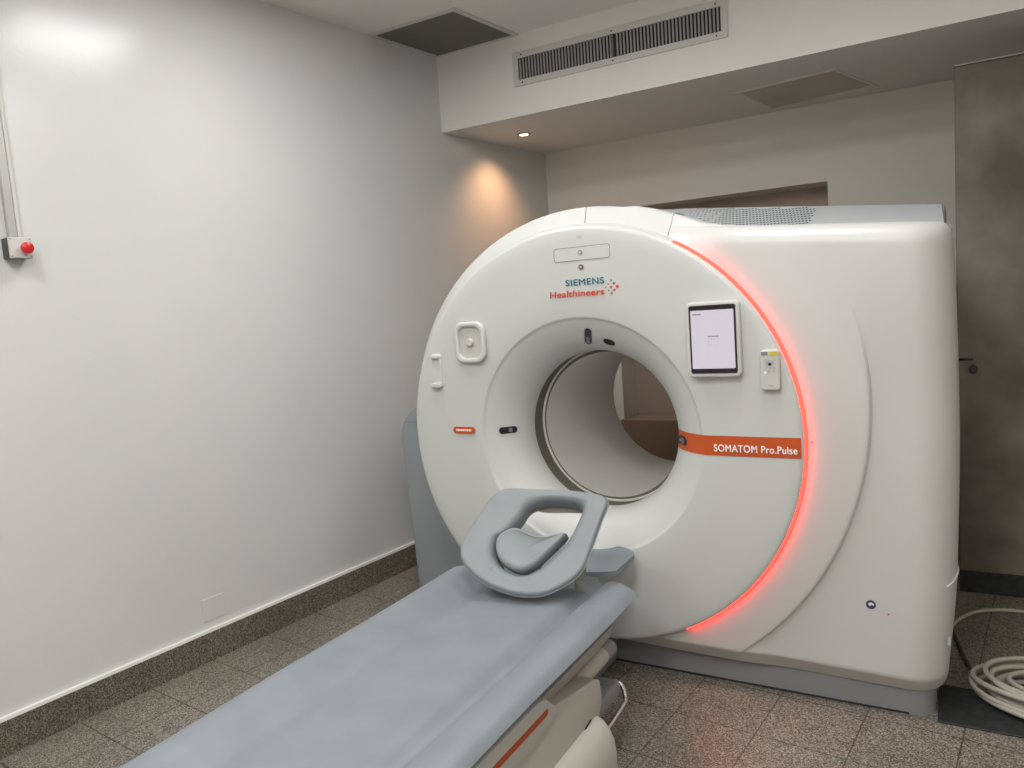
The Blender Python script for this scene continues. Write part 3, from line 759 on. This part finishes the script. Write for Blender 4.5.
# ------------------------------------------------------------ tilted headrest pad
nn = Vector((.1545, -.7269, .6691)); uu = Vector((.97815, .20791, 0)); vv = nn.cross(uu)
PO = Vector((-1.312, 2.20, .582))
H = empty('headrest', PO, 'grey padded ring headrest tilted on the scanner table', 'headrest')
PM = Matrix(((uu.x, vv.x, nn.x, PO.x), (uu.y, vv.y, nn.y, PO.y), (uu.z, vv.z, nn.z, PO.z), (0, 0, 0, 1))) @ Matrix.Scale(1.03, 4)
OUT = [(0.09, 0.399), (-0.011, 0.402), (-0.107, 0.404), (-0.156, 0.385), (-0.191, 0.336), (-0.228, 0.253), (-0.252, 0.185), (-0.251, 0.138), (-0.223, 0.092), (-0.146, 0.038), (-0.058, 0.009), (0.016, 0.003), (0.079, 0.014), (0.152, 0.056), (0.196, 0.104), (0.219, 0.181), (0.244, 0.273), (0.262, 0.333), (0.259, 0.357), (0.235, 0.374), (0.167, 0.388)]
HOLE = [(0.019, 0.352), (-0.032, 0.33), (-0.056, 0.286), (-0.092, 0.239), (-0.129, 0.208), (-0.128, 0.146), (-0.084, 0.101), (-0.025, 0.083), (0.027, 0.1), (0.079, 0.15), (0.126, 0.216), (0.162, 0.300), (0.164, 0.328), (0.134, 0.346), (.08, .353)]
TON = [(-0.084, 0.240), (-0.120, 0.215), (-0.125, 0.177), (-0.109, 0.136), (-0.078, 0.107), (-0.027, 0.09), (0.019, 0.109), (0.067, 0.16), (0.119, 0.223), (0.11, 0.230), (0.075, 0.216), (0.022, 0.216), (-0.026, 0.233), (-0.057, 0.243)]
so, sh, stn = smoothpts([(*p, 0) for p in OUT], 6), smoothpts([(*p, 0) for p in HOLE], 6), smoothpts([(*p, 0) for p in TON], 6)
def rayloop(loop, c, a):
    d = (math.cos(a), math.sin(a)); best = 0
    for i in range(len(loop)):
        p = loop[i]; q = loop[(i+1) % len(loop)]; ex, ey = q.x-p.x, q.y-p.y; den = d[0]*ey-d[1]*ex
        if abs(den) < 1e-12: continue
        px, py = p.x-c[0], p.y-c[1]; t = (px*ey-py*ex)/den; w = (px*d[1]-py*d[0])/den
        if t > 0 and -1e-6 <= w <= 1+1e-6: best = max(best, t)
    return best
def bowl(x, y): return .030*min(1, (x/.26)**2+((y-.2)/.30)**2)-.010
def pad_mesh(rows, c, closed_centre, mtx):
    """rows(a) -> list of (x, y, z) from the inside out and round underneath"""
    bm = bmesh.new(); N_ = 160; rg = [[bm.verts.new(p) for p in rows(2*PI*i/N_)] for i in range(N_)]
    for i in range(N_):
        A, B = rg[i], rg[(i+1) % N_]
        for k in range(len(A)-1): bm.faces.new([A[k], A[k+1], B[k+1], B[k]])
        if closed_centre is None: bm.faces.new([A[-1], A[0], B[0], B[-1]])
    if closed_centre is not None:
        for idx, z in ((0, closed_centre[0]), (-1, closed_centre[1])):
            v = bm.verts.new((c[0], c[1], z))
            for i in range(N_): bm.faces.new([v, rg[i][idx], rg[(i+1) % N_][idx]])
    bm.transform(mtx); return bm
RC = (.035, .235)
def ring_rows(a):
    r0 = rayloop(sh, RC, a)+.004; r1 = rayloop(so, RC, a); d = (math.cos(a), math.sin(a)); out = []
    L_ = r1-r0
    for dd, dz in ((0, -.050), (.001, -.022), (.004, -.008), (.010, .000), (.018, .005), (.030, .0075)): out.append((r0+dd*min(1, L_/.06), dz))
    for s_ in (.35, .5, .65, .8, .9): out.append((r0+L_*s_, .008-.003*s_))
    for dd, dz in ((.006, .003), (.002, -.001), (0, -.006), (0, -.016), (.003, -.022)): out.append((r1-dd, dz))
    out.append((r1-.012, -.024)); out.append((r0+.004, -.050))
    return [(RC[0]+r*d[0], RC[1]+r*d[1], z+bowl(RC[0]+r*d[0], RC[1]+r*d[1])) for r, z in out]
ring = bmo('ring_pad', pad_mesh(ring_rows, RC, None, PM), 'pad', H, 60)
def pipe_pts(off, z):
    out = []
    for i in range(96):
        a = 2*PI*i/96; r = rayloop(so, RC, a)+off; x, y = RC[0]+r*math.cos(a), RC[1]+r*math.sin(a); out.append(PM @ Vector((x, y, z+bowl(x, y))))
    return out
bm = bmesh.new(); tube(bm, pipe_pts(.0005, -.014), .0028, 8, True); bmo('piping', bm, 'pad_edge', ring, 60)
NC = (-.03, .165)
def neck_rows(a):
    r1 = rayloop(stn, NC, a)+.004; d = (math.cos(a), math.sin(a)); out = []
    for s_ in (.15, .3, .45, .6, .72, .82): out.append((r1*s_, .002+.014*s_**2))
    for dd, dz in ((.014, .0135), (.008, .013), (.003, .008), (.0005, .001), (0, -.030), (.004, -.042)): out.append((max(r1-dd, r1*.83), dz))
    return [(NC[0]+r*d[0], NC[1]+r*d[1], z) for r, z in out]
nk = bmo('neck_pad', pad_mesh(neck_rows, NC, (.002, -.042), PM), 'pad', H, 60)
def shell_rows(a):
    r0 = rayloop(sh, RC, a)+.010; r1 = rayloop(so, RC, a); d = (math.cos(a), math.sin(a))
    lowcut = max(0, -d[1])*.05
    rows = [(r0, -.049), (r1-.014, -.0235), (r1-.018, -.045), (r1-.030-lowcut, -.072), (r1-.055-lowcut, -.080), (r0+.004, -.080)]
    return [(RC[0]+r*d[0], RC[1]+r*d[1], z+.6*bowl(RC[0]+r*d[0], RC[1]+r*d[1])) for r, z in rows]
shl = bmo('rear_shell', pad_mesh(shell_rows, RC, None, PM), 'tan_shell', H, 30)
# two feet behind the ring standing on the mattress
for sx_ in (-.15, .17):
    A = [PM @ Vector((sx_+dx, v_, -.078)) for v_ in (.09, .20) for dx in (-.018, .018)]
    B = [Vector((A[i].x, min(A[i].y+.02, 2.37), .552)) for i in range(4)]
    bm = bmesh.new(); va = [bm.verts.new(p) for p in A]; vb = [bm.verts.new(p) for p in B]
    bm.faces.new([va[0], va[1], va[3], va[2]]); bm.faces.new([vb[0], vb[2], vb[3], vb[1]])
    for a, b in ((0, 1), (1, 3), (3, 2), (2, 0)): bm.faces.new([va[a], vb[a], vb[b], va[b]])
    bmo('support_foot', bm, 'tan_shell', H, 0)
bm = bmesh.new()
ps = []
for da in (-.05, .03):
    for idx in (2, 3):
        ps.append(Vector(shell_rows(-.18+da)[idx]))
ps = [ps[0], ps[1], ps[3], ps[2]]
nl = (ps[1]-ps[0]).cross(ps[2]-ps[0]).normalized()
if nl.x < 0: nl = -nl
bm.faces.new([bm.verts.new(PM @ (p+nl*.0015)) for p in ps]); bmo('yellow_label', bm, 'yellow', shl, 0)

# ------------------------------------------------------------ cables on the floor
def cable(name, pts, r, m, label, n=6, closed=False):
    bm = bmesh.new(); tube(bm, smoothpts(pts, n, closed), r, 8, closed); return bmo(name, bm, m, None, 60) if label is None else tagobj(bmo(name, bm, m, None, 60), label, 'cable')
random.seed(11)
pts = []; cx, cy = .372, 3.20; NL = 10
for k in range(NL*20):
    a = 2*PI*k/20+.1; l = k/20; li = int(l)
    rx = .345-.013*((li*7) % 10)+.01*math.sin(li*2.1); ry = .215-.010*((li*7) % 10)+.008*math.cos(li*1.7)
    pts.append((cx+.018*math.sin(l*2.7+.4)+rx*math.cos(a), cy+.018*math.cos(l*1.9)+ry*math.sin(a), .024+.0075*l+.006*math.sin(a*2+li)))
co = cable('coiled_cable', pts, .0095, 'cable', 'thick beige cable coiled in many loops on the black floor strip')
cable('loose_cable', [(-.06, 3.68, .010), (-.03, 3.80, .010), (.0, 3.89, .010), (.06, 3.985, .010), (.14, 4.04, .010), (.26, 4.06, .010), (.42, 4.03, .010), (.60, 3.93, .010)], .0085, 'cable', 'beige cable curving across the floor tiles behind the coil')
cable('lead_cable', [(-.03, 3.74, .009), (-.015, 3.64, .009), (.0, 3.55, .009), (.015, 3.47, .009), (.03, 3.39, .009)], .0075, 'cable_dark', 'dark cable running from behind the scanner down to the coil')
